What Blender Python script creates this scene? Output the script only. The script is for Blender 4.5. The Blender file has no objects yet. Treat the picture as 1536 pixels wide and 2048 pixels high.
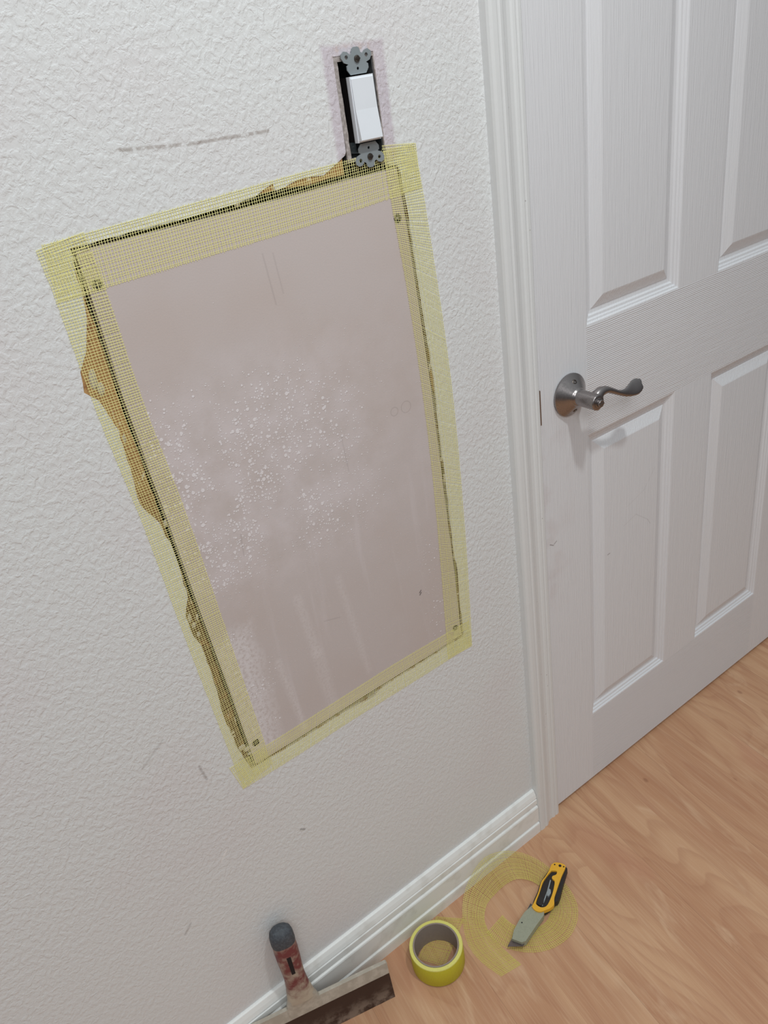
import bpy, bmesh, math, random
from mathutils import Vector, Matrix
from mathutils.geometry import tessellate_polygon
random.seed(4)
PI = math.pi
scene = bpy.context.scene
COL = scene.collection
V = Vector

# ------------------------------------------------------------------ camera
cam_d = bpy.data.cameras.new('camera'); cam = bpy.data.objects.new('camera', cam_d); COL.objects.link(cam)
RX = V((0.79701581, -0.58801769, -0.13784409)); RD = V((-0.38825192, -0.32400828, -0.86271611)); RF = V((0.46262971, 0.74111661, -0.48653872))
m = Matrix((RX, -RD, -RF)).transposed().to_4x4(); m.translation = V((-0.836477, -0.837949, 1.416651))
cam.matrix_world = m
cam_d.sensor_fit = 'VERTICAL'; cam_d.sensor_height = 24.0; cam_d.lens = 24.0 * 1603.516 / 2048
cam_d.clip_start = 0.01; cam_d.clip_end = 50
scene.camera = cam

# ------------------------------------------------------------------ world, lamp, exposure
scene.view_settings.view_transform = 'Standard'; scene.view_settings.look = 'None'
scene.view_settings.gamma = 1.0; scene.view_settings.use_curve_mapping = False
scene.view_settings.exposure = -0.15
w = bpy.data.worlds.new('room_light'); scene.world = w; w.use_nodes = True
nt = w.node_tree; nt.nodes.clear()
wo = nt.nodes.new('ShaderNodeOutputWorld'); bg = nt.nodes.new('ShaderNodeBackground')
tc = nt.nodes.new('ShaderNodeTexCoord'); sx = nt.nodes.new('ShaderNodeSeparateXYZ'); cr = nt.nodes.new('ShaderNodeValToRGB')
mp = nt.nodes.new('ShaderNodeMapRange'); mp.inputs['From Min'].default_value = -1; mp.inputs['From Max'].default_value = 1
nt.links.new(tc.outputs['Generated'], sx.inputs[0]); nt.links.new(sx.outputs['Z'], mp.inputs['Value'])
nt.links.new(mp.outputs[0], cr.inputs[0]); nt.links.new(cr.outputs[0], bg.inputs[0]); nt.links.new(bg.outputs[0], wo.inputs[0])
e = cr.color_ramp.elements
e[0].position = 0.30; e[0].color = (0.17, 0.135, 0.115, 1)
e[1].position = 0.95; e[1].color = (0.845, 0.905, 0.93, 1)
x_ = e.new(0.50); x_.color = (0.25, 0.252, 0.265, 1)
x_ = e.new(0.72); x_.color = (0.54, 0.58, 0.60, 1)
bg.inputs['Strength'].default_value = 0.66

ld = bpy.data.lights.new('ceiling_lamp_light', 'AREA'); ld.shape = 'DISK'; ld.size = 0.10; ld.energy = 12.2; ld.color = (0.945, 0.995, 1.0)
lo = bpy.data.objects.new('ceiling_lamp_light', ld); COL.objects.link(lo); lo.location = (-0.22, -0.78, 2.42)
l2 = bpy.data.lights.new('far_fill_light', 'AREA'); l2.shape = 'DISK'; l2.size = 0.9; l2.energy = 17.5; l2.color = (0.97, 0.985, 1.0)  # unseen soft fill, added to brighten the lower and left wall
l2o = bpy.data.objects.new('far_fill_light', l2); COL.objects.link(l2o); l2o.location = (-1.25, -1.75, 2.42)
l2o.rotation_euler = (V((-0.35, 0.0, 0.55)) - l2o.location).to_track_quat('-Z', 'Y').to_euler()

# ------------------------------------------------------------------ material helpers
def srgb(r, g, b):
    f = lambda c: (c / 255 / 12.92) if c / 255 <= 0.04045 else ((c / 255 + 0.055) / 1.055) ** 2.4
    return (f(r), f(g), f(b), 1.0)
class Mat:
    def __init__(s, name, color=(0.8, 0.8, 0.8, 1), rough=0.5, metal=0.0, spec=0.5):
        s.m = bpy.data.materials.new(name); s.m.use_nodes = True; s.t = s.m.node_tree
        s.b = s.t.nodes['Principled BSDF']; s.col = None; s.h = None
        s.b.inputs['Base Color'].default_value = color; s.base = color
        s.b.inputs['Roughness'].default_value = rough; s.b.inputs['Metallic'].default_value = metal
        s.b.inputs['Specular IOR Level'].default_value = spec
    def n(s, t, **k):
        nd = s.t.nodes.new('ShaderNode' + t)
        for a, b in k.items(): setattr(nd, a, b)
        return nd
    def put(s, sock, v):
        if v is None: return
        if hasattr(v, 'is_output'): s.t.links.new(v, sock)
        else: sock.default_value = v
    def math(s, op, a, b=None, c=None, clamp=False):
        nd = s.n('Math', operation=op, use_clamp=clamp)
        s.put(nd.inputs[0], a); s.put(nd.inputs[1], b)
        if c is not None: s.put(nd.inputs[2], c)
        return nd.outputs[0]
    def co(s, scale=(1, 1, 1), rot=(0, 0, 0), loc=(0, 0, 0), src='Object'):
        tcn = s.n('TexCoord'); mpn = s.n('Mapping')
        s.t.links.new(tcn.outputs[src], mpn.inputs[0]); mpn.inputs['Scale'].default_value = scale
        mpn.inputs['Rotation'].default_value = rot; mpn.inputs['Location'].default_value = loc
        return mpn.outputs[0]
    def xyz(s, v=None):
        nd = s.n('SeparateXYZ'); s.t.links.new(v or s.co(), nd.inputs[0]); return nd.outputs
    def noise(s, v, scale, detail=2, rough=0.5, dist=0.0):
        nd = s.n('TexNoise'); s.t.links.new(v, nd.inputs['Vector']); nd.inputs['Scale'].default_value = scale
        nd.inputs['Detail'].default_value = detail; nd.inputs['Roughness'].default_value = rough; nd.inputs['Distortion'].default_value = dist
        return nd.outputs['Fac']
    def voro(s, v, scale, out='Distance', feature='F1', rand=1.0):
        nd = s.n('TexVoronoi', feature=feature); s.t.links.new(v, nd.inputs['Vector']); nd.inputs['Scale'].default_value = scale
        nd.inputs['Randomness'].default_value = rand
        return nd.outputs[out]
    def step(s, v, a, b, c0=0.0, c1=1.0):
        nd = s.n('MapRange'); nd.interpolation_type = 'SMOOTHSTEP' if (c0, c1) == (0.0, 1.0) else 'LINEAR'
        s.put(nd.inputs['Value'], v); nd.inputs['From Min'].default_value = a; nd.inputs['From Max'].default_value = b
        nd.inputs['To Min'].default_value = c0; nd.inputs['To Max'].default_value = c1
        return nd.outputs[0]
    def seg(s, P, a, b, wd, soft):
        """mask 1 near the segment a-b of the X-Z plane"""
        d = (b[0] - a[0], b[1] - a[1]); L = math.hypot(*d); d = (d[0] / L, d[1] / L)
        ux = s.math('SUBTRACT', P[0], a[0]); uz = s.math('SUBTRACT', P[2], a[1])
        t = s.math('ADD', s.math('MULTIPLY', ux, d[0]), s.math('MULTIPLY', uz, d[1]))
        q = s.math('SUBTRACT', s.math('MULTIPLY', ux, -d[1]), s.math('MULTIPLY', uz, -d[0]))
        tc_ = s.math('MINIMUM', s.math('MAXIMUM', t, 0.0), L)
        dt = s.math('SUBTRACT', t, tc_)
        dist = s.math('SQRT', s.math('ADD', s.math('MULTIPLY', q, q), s.math('MULTIPLY', dt, dt)))
        return s.step(dist, wd, wd + soft, 1.0, 0.0)
    def box(s, P, x0, x1, z0, z1, soft, wob=None):
        cx, cz = (x0 + x1) / 2, (z0 + z1) / 2
        dx = s.math('SUBTRACT', s.math('ABSOLUTE', s.math('SUBTRACT', P[0], cx)), (x1 - x0) / 2)
        dz = s.math('SUBTRACT', s.math('ABSOLUTE', s.math('SUBTRACT', P[2], cz)), (z1 - z0) / 2)
        d = s.math('MAXIMUM', dx, dz)
        if wob is not None: d = s.math('ADD', d, wob)
        return s.step(d, -soft, soft, 1.0, 0.0)
    def mix(s, fac, c):
        nd = s.n('Mix', data_type='RGBA')
        s.put(nd.inputs[0], fac)
        if s.col is None: nd.inputs[6].default_value = s.base
        else: s.t.links.new(s.col, nd.inputs[6])
        s.put(nd.inputs[7], c); s.col = nd.outputs[2]; s.t.links.new(s.col, s.b.inputs['Base Color'])
    def bump(s, h, strength=1.0, dist=0.001):
        nd = s.n('Bump'); s.put(nd.inputs['Height'], h); nd.inputs['Strength'].default_value = strength
        nd.inputs['Distance'].default_value = dist
        if s.h is not None: s.t.links.new(s.h, nd.inputs['Normal'])
        s.h = nd.outputs[0]; s.t.links.new(s.h, s.b.inputs['Normal'])

# textured white wall
M_wall = Mat('textured_wall_paint', srgb(227, 229, 229), 0.55, spec=0.35)
c = M_wall.co(); P = M_wall.xyz(c)
cw = M_wall.co(scale=(1, 1, 0.8))
n1 = M_wall.noise(cw, 150, 3, 0.55, 0.4); n2 = M_wall.noise(cw, 210, 2, 0.5)
blob = M_wall.step(n1, 0.36, 0.66)
hgt = M_wall.math('ADD', M_wall.math('MULTIPLY', blob, 0.75), M_wall.math('MULTIPLY', n2, 0.45))
amt = M_wall.step(P[2], 0.10, 0.60, 0.45, 1.0)
M_wall.bump(M_wall.math('MULTIPLY', hgt, amt), 1.0, 0.00066)
wob = M_wall.math('MULTIPLY', M_wall.math('SUBTRACT', M_wall.noise(c, 60, 3), 0.5), 0.006)
prim = M_wall.box(P, -0.300, -0.217, 1.312, 1.438, 0.0025, wob)
M_wall.mix(M_wall.math('MULTIPLY', prim, 0.8), srgb(203, 193, 202))
tan = M_wall.math('MULTIPLY', M_wall.box(P, -0.285, -0.235, 1.428, 1.436, 0.004, wob), M_wall.step(M_wall.noise(c, 90, 3), 0.45, 0.6))
M_wall.mix(M_wall.math('MULTIPLY', tan, 0.6), srgb(205, 178, 160))
brk = M_wall.step(M_wall.noise(c, 110, 2), 0.36, 0.52)
sc = M_wall.math('MAXIMUM', M_wall.seg(P, (-0.545, 1.3765), (-0.470, 1.3700), 0.0008, 0.0018), M_wall.seg(P, (-0.470, 1.3700), (-0.382, 1.3685), 0.0008, 0.0018))
M_wall.mix(M_wall.math('MULTIPLY', M_wall.math('MULTIPLY', sc, brk), 0.55), srgb(140, 125, 112))
for a, b, cc, k in [((-0.682, 0.445), (-0.671, 0.458), (245, 243, 240), 0.7), ((-0.765, 0.356), (-0.753, 0.369), (120, 112, 108), 0.30),
                    ((-0.555, 0.405), (-0.549, 0.400), (90, 84, 80), 0.5), ((-0.668, 0.628), (-0.664, 0.600), (120, 112, 105), 0.45),
                    ((-0.735, 0.675), (-0.700, 0.700), (130, 122, 115), 0.22)]:
    M_wall.mix(M_wall.math('MULTIPLY', M_wall.seg(P, a, b, 0.0006, 0.0022), k), srgb(*cc))
wash = M_wall.step(M_wall.noise(c, 5, 2), 0.45, 0.7)
M_wall.mix(M_wall.math('MULTIPLY', wash, 0.25), srgb(222, 214, 216))

def wood_white(name, rails=False):
    M = Mat(name, srgb(229, 230, 233), 0.38, spec=0.4)
    c = M.co(); P = M.xyz(c)
    gv = M.noise(M.co(scale=(1, 1, 0.035)), 420, 2, 0.6)
    g = gv
    if rails:
        gh = M.n('TexWave', wave_type='BANDS', bands_direction='Z'); M.t.links.new(c, gh.inputs[0])
        gh.inputs['Scale'].default_value = 95; gh.inputs['Distortion'].default_value = 5.0; gh.inputs['Detail'].default_value = 0
        gh.inputs['Detail Scale'].default_value = 0.12
        gn = M.noise(M.co(scale=(0.05, 1, 1)), 300, 2, 0.6)
        gg = M.math('ADD', M.math('MULTIPLY', gh.outputs['Fac'], 0.55), M.math('MULTIPLY', gn, 0.6))
        mask = M.math('MAXIMUM', M.box(P, 0.1095, 0.682, 0.826, 1.012, 0.001), M.box(P, 0.1095, 0.682, 0.01, 0.191, 0.001))
        mixn = M.n('Mix', data_type='FLOAT'); M.put(mixn.inputs[0], mask); M.put(mixn.inputs[2], gv); M.put(mixn.inputs[3], gg); g = mixn.outputs[0]
        grime = M.math('MULTIPLY', M.box(P, -0.02, 0.03, 0.55, 0.88, 0.05), M.step(M.noise(c, 18, 4), 0.42, 0.68))
        M.mix(M.math('MULTIPLY', grime, 0.35), srgb(190, 165, 160))
        for a, b, k in [((0.205, 0.602), (0.240, 0.612), 0.08), ((0.240, 0.612), (0.275, 0.585), 0.11), ((0.275, 0.585), (0.283, 0.572), 0.16),
                        ((0.215, 0.640), (0.262, 0.655), 0.06), ((0.262, 0.655), (0.292, 0.690), 0.09), ((0.010, 0.655), (0.018, 0.650), .6), ((0.020, 0.652), (0.026, 0.655), .5),
                        ((0.160, 0.560), (0.166, 0.5605), .5)]:
            M.mix(M.math('MULTIPLY', M.seg(P, a, b, 0.0004, 0.0012), k), srgb(110, 100, 98))
    M.bump(g, 0.8, 0.0011)
    return M
M_door = wood_white('white_moulded_door_paint', True)
M_trim = Mat('white_gloss_trim_paint', srgb(228, 230, 230), 0.32, spec=0.45)
c = M_trim.co(); P = M_trim.xyz(c)
M_trim.bump(M_trim.noise(c, 60, 3), 0.25, 0.001)
nick = M_trim.step(M_trim.voro(c, 38), 0.035, 0.05, 1.0, 0.0)
M_trim.mix(M_trim.math('MULTIPLY', nick, 0.45), srgb(120, 112, 106))
M_base = Mat('white_baseboard_paint', srgb(240, 241, 238), 0.35, spec=0.45)
c = M_base.co(); M_base.bump(M_base.noise(M_base.co(scale=(0.1, 1, 1)), 260, 3), 0.3, 0.0006)
dst = M_base.math('MULTIPLY', M_base.step(M_base.noise(c, 35, 4), 0.5, 0.75), 0.3)
M_base.mix(dst, srgb(190, 186, 176))

# maple floor
M_floor = Mat('maple_laminate', srgb(204, 160, 124), 0.42, spec=0.4)
c = M_floor.co(rot=(0, 0, math.radians(8)))
P = M_floor.xyz(c)
plank = M_floor.math('FLOOR', M_floor.math('MULTIPLY', M_floor.math('ADD', P[0], 0.043), 1 / 0.097))
cmb = M_floor.n('CombineXYZ'); M_floor.put(cmb.inputs[0], P[0]); M_floor.put(cmb.inputs[1], M_floor.math('ADD', P[1], M_floor.math('MULTIPLY', plank, 7.31)))
M_floor.put(cmb.inputs[2], M_floor.math('MULTIPLY', plank, 3.17)); pv = cmb.outputs[0]
def scaled(M, v, sc):
    mpn = M.n('Mapping'); M.t.links.new(v, mpn.inputs[0]); mpn.inputs['Scale'].default_value = sc; return mpn.outputs[0]
broad = M_floor.noise(scaled(M_floor, pv, (9, 2.0, 9)), 1.0, 3, 0.5, 0.8)
M_floor.mix(M_floor.step(broad, 0.38, 0.62), srgb(190, 142, 108))
rings = M_floor.math('MULTIPLY', M_floor.noise(scaled(M_floor, pv, (7, 1.3, 7)), 1.0, 1, 0.4, 0.5), 17.0)
fr = M_floor.math('FRACT', rings)
vein = M_floor.math('MULTIPLY', M_floor.step(fr, 0.45, 0.93, 0.0, 1.0), M_floor.step(fr, 0.93, 1.0, 1.0, 0.0))
M_floor.mix(M_floor.math('MULTIPLY', vein, 0.34), srgb(172, 120, 90))
pale = M_floor.step(M_floor.noise(scaled(M_floor, pv, (16, 3.2, 16)), 1.0, 4, 0.6, 1.2), 0.55, 0.72)
M_floor.mix(M_floor.math('MULTIPLY', pale, 0.45), srgb(226, 192, 158))
fib = M_floor.noise(scaled(M_floor, pv, (330, 9, 330)), 1.0, 3, 0.65)
M_floor.mix(M_floor.math('MULTIPLY', M_floor.step(fib, 0.42, 0.7), 0.20), srgb(226, 194, 162))
pink = M_floor.step(M_floor.noise(scaled(M_floor, pv, (6, 3, 6)), 1.0, 2, 0.5), 0.56, 0.70)
M_floor.mix(M_floor.math('MULTIPLY', pink, 0.35), srgb(190, 132, 106))
knot = M_floor.step(M_floor.voro(scaled(M_floor, pv, (9, 5, 9)), 1.0), 0.020, 0.045, 1.0, 0.0)
M_floor.mix(M_floor.math('MULTIPLY', knot, 0.45), srgb(130, 80, 56))
pf = M_floor.math('FRACT', M_floor.math('MULTIPLY', M_floor.math('ADD', P[0], 0.043), 1 / 0.194))
seam = M_floor.step(M_floor.math('ABSOLUTE', M_floor.math('SUBTRACT', pf, 0.5)), 0.0, 0.004, 1.0, 0.0)
M_floor.mix(M_floor.math('MULTIPLY', seam, 0.35), srgb(110, 74, 52))
M_floor.bump(fib, 0.15, 0.0004)

# drywall patch board face
M_patch = Mat('bare_drywall_paper', srgb(203, 193, 190), 0.75, spec=0.2)
c = M_patch.co(); P = M_patch.xyz(c)
M_patch.mix(M_patch.math('MULTIPLY', M_patch.step(M_patch.noise(c, 6, 3), 0.42, 0.66), 0.45), srgb(198, 184, 177))
# dusty band across the middle
duz = M_patch.math('MULTIPLY', M_patch.step(P[2], 1.21, 1.05), M_patch.step(P[2], 0.78, 0.92))
dusx = M_patch.step(P[0], -0.25, -0.42)
haze = M_patch.math('MULTIPLY', M_patch.math('MULTIPLY', duz, M_patch.math('ADD', M_patch.math('MULTIPLY', dusx, 0.7), 0.3)), M_patch.step(M_patch.noise(c, 22, 5, 0.6), 0.30, 0.70))
M_patch.mix(M_patch.math('MULTIPLY', haze, 0.62), srgb(222, 214, 216))
# clean rubbed streaks of the lower part
sv = M_patch.noise(M_patch.co(scale=(1, 1, 0.07), rot=(0, math.radians(2), 0)), 48, 4, 0.6, 0.3)
low = M_patch.step(P[2], 0.95, 0.86)
M_patch.mix(M_patch.math('MULTIPLY', M_patch.math('MULTIPLY', M_patch.step(sv, 0.56, 0.74), low), 0.28), srgb(222, 214, 216))
for a, b, wd, k in [((-0.472, 0.800), (-0.462, 0.700), 0.003, .26), ((-0.462, 0.700), (-0.455, 0.590), 0.006, .20), ((-0.522, 0.720), (-0.508, 0.590), 0.0004, .35), ((-0.405, 0.800), (-0.385, 0.620), 0.0008, .22)]:
    M_patch.mix(M_patch.math('MULTIPLY', M_patch.math('MULTIPLY', M_patch.seg(P, a, b, wd, 0.008), k), M_patch.step(M_patch.noise(c, 260, 3), 0.30, 0.60)), srgb(232, 226, 226))
dl = M_patch.math('MULTIPLY', M_patch.box(P, -0.605, -0.548, 0.590, 0.80, 0.012, M_patch.math('MULTIPLY', M_patch.math('SUBTRACT', M_patch.noise(c, 30, 3), 0.5), 0.03)), M_patch.step(M_patch.noise(c, 190, 4, 0.7), 0.36, 0.56))
M_patch.mix(M_patch.math('MULTIPLY', dl, 0.6), srgb(234, 230, 232))
# specks of compound
def specks(scale, thr, amount, zone):
    cv = M_patch.co(scale=(1, 1, 1))
    nd = M_patch.n('TexVoronoi', feature='F1'); M_patch.t.links.new(cv, nd.inputs['Vector']); nd.inputs['Scale'].default_value = scale
    r = M_patch.n('SeparateColor'); M_patch.t.links.new(nd.outputs['Color'], r.inputs[0])
    size = M_patch.math('MULTIPLY', M_patch.step(r.outputs[0], 1.0 - amount, 1.0, 0.0, 1.0), thr)
    size = M_patch.math('MULTIPLY', size, zone)
    dn = M_patch.math('ADD', nd.outputs['Distance'], M_patch.math('MULTIPLY', M_patch.math('SUBTRACT', M_patch.noise(c, scale * 3.0, 2), 0.5), 0.25))
    return M_patch.math('MULTIPLY', M_patch.math('GREATER_THAN', size, 0.02), M_patch.step(M_patch.math('SUBTRACT', size, dn), 0.0, 0.10))
zone_a = M_patch.math('MULTIPLY', duz, M_patch.step(M_patch.noise(c, 14, 3), 0.26, 0.52))
zone_a = M_patch.math('MAXIMUM', M_patch.math('MULTIPLY', zone_a, M_patch.step(P[0], -0.19, -0.42)), M_patch.math('MULTIPLY', M_patch.box(P, -0.61, -0.53, 0.62, 1.06, 0.02), M_patch.step(M_patch.noise(c, 22, 3), 0.42, 0.58)))
zone_a = M_patch.math('MAXIMUM', zone_a, M_patch.math('MULTIPLY', M_patch.box(P, -0.275, -0.20, 0.59, 0.80, 0.02), 0.6))
zone_b = M_patch.math('MAXIMUM', M_patch.math('MULTIPLY', M_patch.step(P[2], 1.27, 1.10), 0.55), 0.12)
s1 = specks(165, 0.50, 0.60, zone_a); s2 = specks(330, 0.55, 0.8, M_patch.math('MAXIMUM', zone_a, M_patch.math('MULTIPLY', zone_b, 0.7))); s3 = specks(90, 0.26, 0.16, M_patch.math('MAXIMUM', zone_a, 0.3))
sp = M_patch.math('MAXIMUM', M_patch.math('MAXIMUM', s1, s2), s3)
M_patch.mix(M_patch.math('MULTIPLY', sp, 0.72), srgb(240, 236, 238))
M_patch.bump(M_patch.math('ADD', sp, M_patch.math('MULTIPLY', M_patch.noise(c, 500, 2), 0.25)), 0.6, 0.0006)
for a, b, k in [((-0.418, 1.248), (-0.414, 1.190), .14), ((-0.405, 1.246), (-0.402, 1.200), .12), ((-0.36, 1.0), (-0.358, 0.95), .12), ((-0.273, 0.705), (-0.270, 0.708), .9), ((-0.273, 0.701), (-0.270, 0.704), .9), ((-0.44, 0.745), (-0.415, 0.738), .14), ((-0.53, 0.9), (-0.527, 0.93), .15)]:
    M_patch.mix(M_patch.math('MULTIPLY', M_patch.seg(P, a, b, 0.0003, 0.0012), k), srgb(100, 92, 92))
for cx, cz, rr in [(-0.252, 1.005, 0.008), (-0.272, 1.005, 0.006)]:
    dx = M_patch.math('SUBTRACT', P[0], cx); dz = M_patch.math('SUBTRACT', P[2], cz)
    dd = M_patch.math('SQRT', M_patch.math('ADD', M_patch.math('MULTIPLY', dx, dx), M_patch.math('MULTIPLY', dz, dz)))
    M_patch.mix(M_patch.math('MULTIPLY', M_patch.step(M_patch.math('ABSOLUTE', M_patch.math('SUBTRACT', dd, rr)), 0.0003, 0.001, 1.0, 0.0), 0.2), srgb(120, 110, 105))

M_torn = Mat('torn_brown_drywall_paper', srgb(186, 148, 100), 0.85, spec=0.15)
c = M_torn.co(); P = M_torn.xyz(c)
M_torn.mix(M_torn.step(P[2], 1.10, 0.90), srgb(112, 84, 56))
M_torn.mix(M_torn.step(M_torn.noise(c, 55, 4, 0.6), 0.50, 0.68), srgb(158, 118, 80))
M_torn.mix(M_torn.math('MULTIPLY', M_torn.step(M_torn.noise(M_torn.co(scale=(1, 1, 0.5)), 60, 3, 0.6, 1.0), 0.63, 0.68), 0.9), srgb(226, 220, 205))
M_torn.bump(M_torn.noise(c, 160, 4), 0.7, 0.001)
M_gyp = Mat('broken_gypsum_edge', srgb(215, 208, 196), 0.9, spec=0.1); c = M_gyp.co()
M_gyp.mix(M_gyp.step(M_gyp.noise(c, 120, 3), 0.5, 0.6), srgb(150, 112, 92)); M_gyp.bump(M_gyp.noise(c, 240, 3), 0.8, 0.001)
M_dark = Mat('dark_unlit_gap', srgb(46, 40, 32), 0.9, spec=0.1); c = M_dark.co()  # dark brown carries the shade inside the wall cavity and under the door
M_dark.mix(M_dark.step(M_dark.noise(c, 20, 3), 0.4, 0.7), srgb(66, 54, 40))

def mesh_mat(name, col):
    M = Mat(name, col, 0.45, spec=0.5); c = M.co()
    M.mix(M.math('MULTIPLY', M.noise(c, 90, 2), 0.35), tuple(min(1, v * 1.25) for v in col[:3]) + (1,))
    M.b.inputs['Transmission Weight'].default_value = 0.0
    return M
M_mesh = mesh_mat('yellow_fibreglass_thread', srgb(240, 233, 162))
M_mesh2 = mesh_mat('yellow_loose_thread', srgb(218, 208, 108))
M_blob = Mat('dried_joint_compound', srgb(208, 200, 186), 0.8, spec=0.2); M_blob.bump(M_blob.noise(M_blob.co(), 200, 3), 0.7, 0.001)
M_blob.mix(M_blob.math('MULTIPLY', M_blob.noise(M_blob.co(), 150, 2), 0.3), srgb(170, 160, 140))

def metal(name, col, rough, streak=None):
    M = Mat(name, col, rough, 1.0)
    v = M.co(scale=streak or (1, 1, 1)); nz = M.noise(v, 300, 3, 0.6)
    M.put(M.b.inputs['Roughness'], M.step(nz, 0.2, 0.8, rough * 0.8, rough * 1.25)); M.bump(nz, 0.12, 0.0003)
    M.mix(M.math('MULTIPLY', nz, 0.15), tuple(v_ * 0.7 for v_ in col[:3]) + (1,))
    return M
M_nickel = metal('satin_nickel', srgb(154, 148, 147), 0.27)
M_nick2 = metal('dark_nickel_screw', srgb(110, 102, 96), 0.35)
M_zinc = metal('galvanised_steel', srgb(158, 167, 171), 0.5); M_zinc.b.inputs['Metallic'].default_value = 0.35
M_brass = metal('tarnished_strike_plate', srgb(160, 140, 125), 0.45)
def simple(name, col, rough, nscale=120, amt=0.3, col2=None, spec=0.5, bump=0.3):
    M = Mat(name, col, rough, spec=spec); c = M.co(); nz = M.noise(c, nscale, 3, 0.6)
    M.mix(M.math('MULTIPLY', M.step(nz, 0.4, 0.7), amt), col2 or tuple(v_ * 0.75 for v_ in col[:3]) + (1,)); M.bump(nz, bump, 0.0004)
    return M
M_white = simple('white_switch_plastic', srgb(232, 237, 243), 0.25, 60, 0.05)
M_box = simple('dark_junction_box_plastic', srgb(58, 66, 70), 0.6, 160, 0.5, srgb(120, 118, 116))
M_flange = simple('plaster_smeared_box_rim', srgb(150, 142, 138), 0.8, 220, 0.6, srgb(206, 198, 196))
M_core = simple('grey_cardboard_core', srgb(150, 136, 126), 0.8, 200, 0.2)
M_yellow = simple('yellow_knife_enamel', srgb(236, 178, 50), 0.35, 200, 0.12)
M_black = simple('black_rubber_grip', srgb(38, 34, 34), 0.55, 300, 0.3)
M_nose = simple('grey_green_cast_metal', srgb(158, 160, 140), 0.5, 400, 0.35, srgb(136, 140, 120))
M_kblade = metal('worn_blade_steel', srgb(128, 118, 116), 0.4)
M_red = simple('red_handle_smeared_with_compound', srgb(116, 56, 58), 0.5, 46, 0.85, srgb(180, 168, 150))
M_red.mix(M_red.math('MULTIPLY', M_red.step(M_red.math('ADD', M_red.xyz()[2], M_red.math('MULTIPLY', M_red.noise(M_red.co(), 50, 3), 0.06)), 0.170, 0.150), 0.8), srgb(196, 186, 166))
M_cap = simple('dark_grey_rubber_cap', srgb(66, 70, 76), 0.6, 260, 0.5, srgb(96, 102, 108))
M_alu = simple('compound_crusted_blade_backing', srgb(176, 168, 154), 0.6, 70, 0.6, srgb(208, 200, 186))
M_blade = Mat('stained_blue_steel_blade', srgb(66, 50, 44), 0.42, 0.35); c = M_blade.co(); P = M_blade.xyz(c)
M_blade.mix(M_blade.math('MULTIPLY', M_blade.math('MULTIPLY', M_blade.step(M_blade.noise(c, 30, 4, 0.65), 0.42, 0.62), M_blade.step(P[2], 0.05, 0.0)), 0.75), srgb(158, 146, 134))
M_slot = simple('black_hang_hole', srgb(20, 16, 20), 0.7)
M_rolltop = simple('pale_yellow_tape_edge', srgb(226, 220, 120), 0.5, 400, 0.3)
M_roll = Mat('wound_yellow_mesh_tape', srgb(204, 196, 40), 0.5)
c = M_roll.co(); P = M_roll.xyz(c)
gz = M_roll.math('ABSOLUTE', M_roll.math('SINE', M_roll.math('MULTIPLY', P[2], PI / 0.0028)))
ang = M_roll.math('ARCTAN2', P[1], P[0]); ga = M_roll.math('ABSOLUTE', M_roll.math('SINE', M_roll.math('MULTIPLY', ang, 52)))
M_roll.bump(M_roll.math('ADD', gz, ga), 0.6, 0.0006)
M_roll.mix(M_roll.math('MULTIPLY', M_roll.step(M_roll.math('ADD', gz, ga), 0.7, 0.2), 0.4), srgb(168, 158, 20))
M_roll.mix(M_roll.math('MULTIPLY', M_roll.noise(c, 40, 3), 0.35), srgb(222, 214, 70))

# ------------------------------------------------------------------ mesh helpers
def obj(name, bm, mat, parent=None, smooth=False, auto=None):
    me = bpy.data.meshes.new(name); bmesh.ops.recalc_face_normals(bm, faces=bm.faces[:]) if auto != 'keep' else None
    bm.to_mesh(me); bm.free(); o = bpy.data.objects.new(name, me); COL.objects.link(o)
    for mm in (mat if isinstance(mat, (list, tuple)) else [mat]): me.materials.append(mm.m)
    if smooth:
        for p in me.polygons: p.use_smooth = True
        if auto != 'keep' and isinstance(smooth, (int, float)) and not isinstance(smooth, bool): 
            me.set_sharp_from_angle(angle=math.radians(smooth))
    if parent: o.parent = parent; o.matrix_parent_inverse = Matrix.Identity(4)
    return o
def struct(o, label=None, cat=None):
    o['kind'] = 'structure'
    if label: o['label'] = label
    if cat: o['category'] = cat
    return o
def tag(o, label, cat, group=None):
    o['label'] = label; o['category'] = cat
    if group: o['group'] = group
    return o
def empty(name, loc, label, cat, rot=0, group=None):
    o = bpy.data.objects.new(name, None); COL.objects.link(o); o.location = loc; o.rotation_euler = (0, 0, rot); o.empty_display_size = 0.02
    return tag(o, label, cat, group)
def add_box(bm, x0, x1, y0, y1, z0, z1, M=None):
    vs = [bm.verts.new((x, y, z)) for x in (x0, x1) for y in (y0, y1) for z in (z0, z1)]
    for f in [(0, 1, 3, 2), (4, 6, 7, 5), (0, 4, 5, 1), (2, 3, 7, 6), (0, 2, 6, 4), (1, 5, 7, 3)]: bm.faces.new([vs[i] for i in f])
    if M: 
        for v in vs: v.co = M @ v.co
    return vs
def bevel(bm, w_, seg=2, ang=30):
    es = [e for e in bm.edges if len(e.link_faces) == 2 and e.calc_face_angle(0) > math.radians(ang)]
    bmesh.ops.bevel(bm, geom=es, offset=w_, segments=seg, affect='EDGES', profile=0.5)
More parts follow.
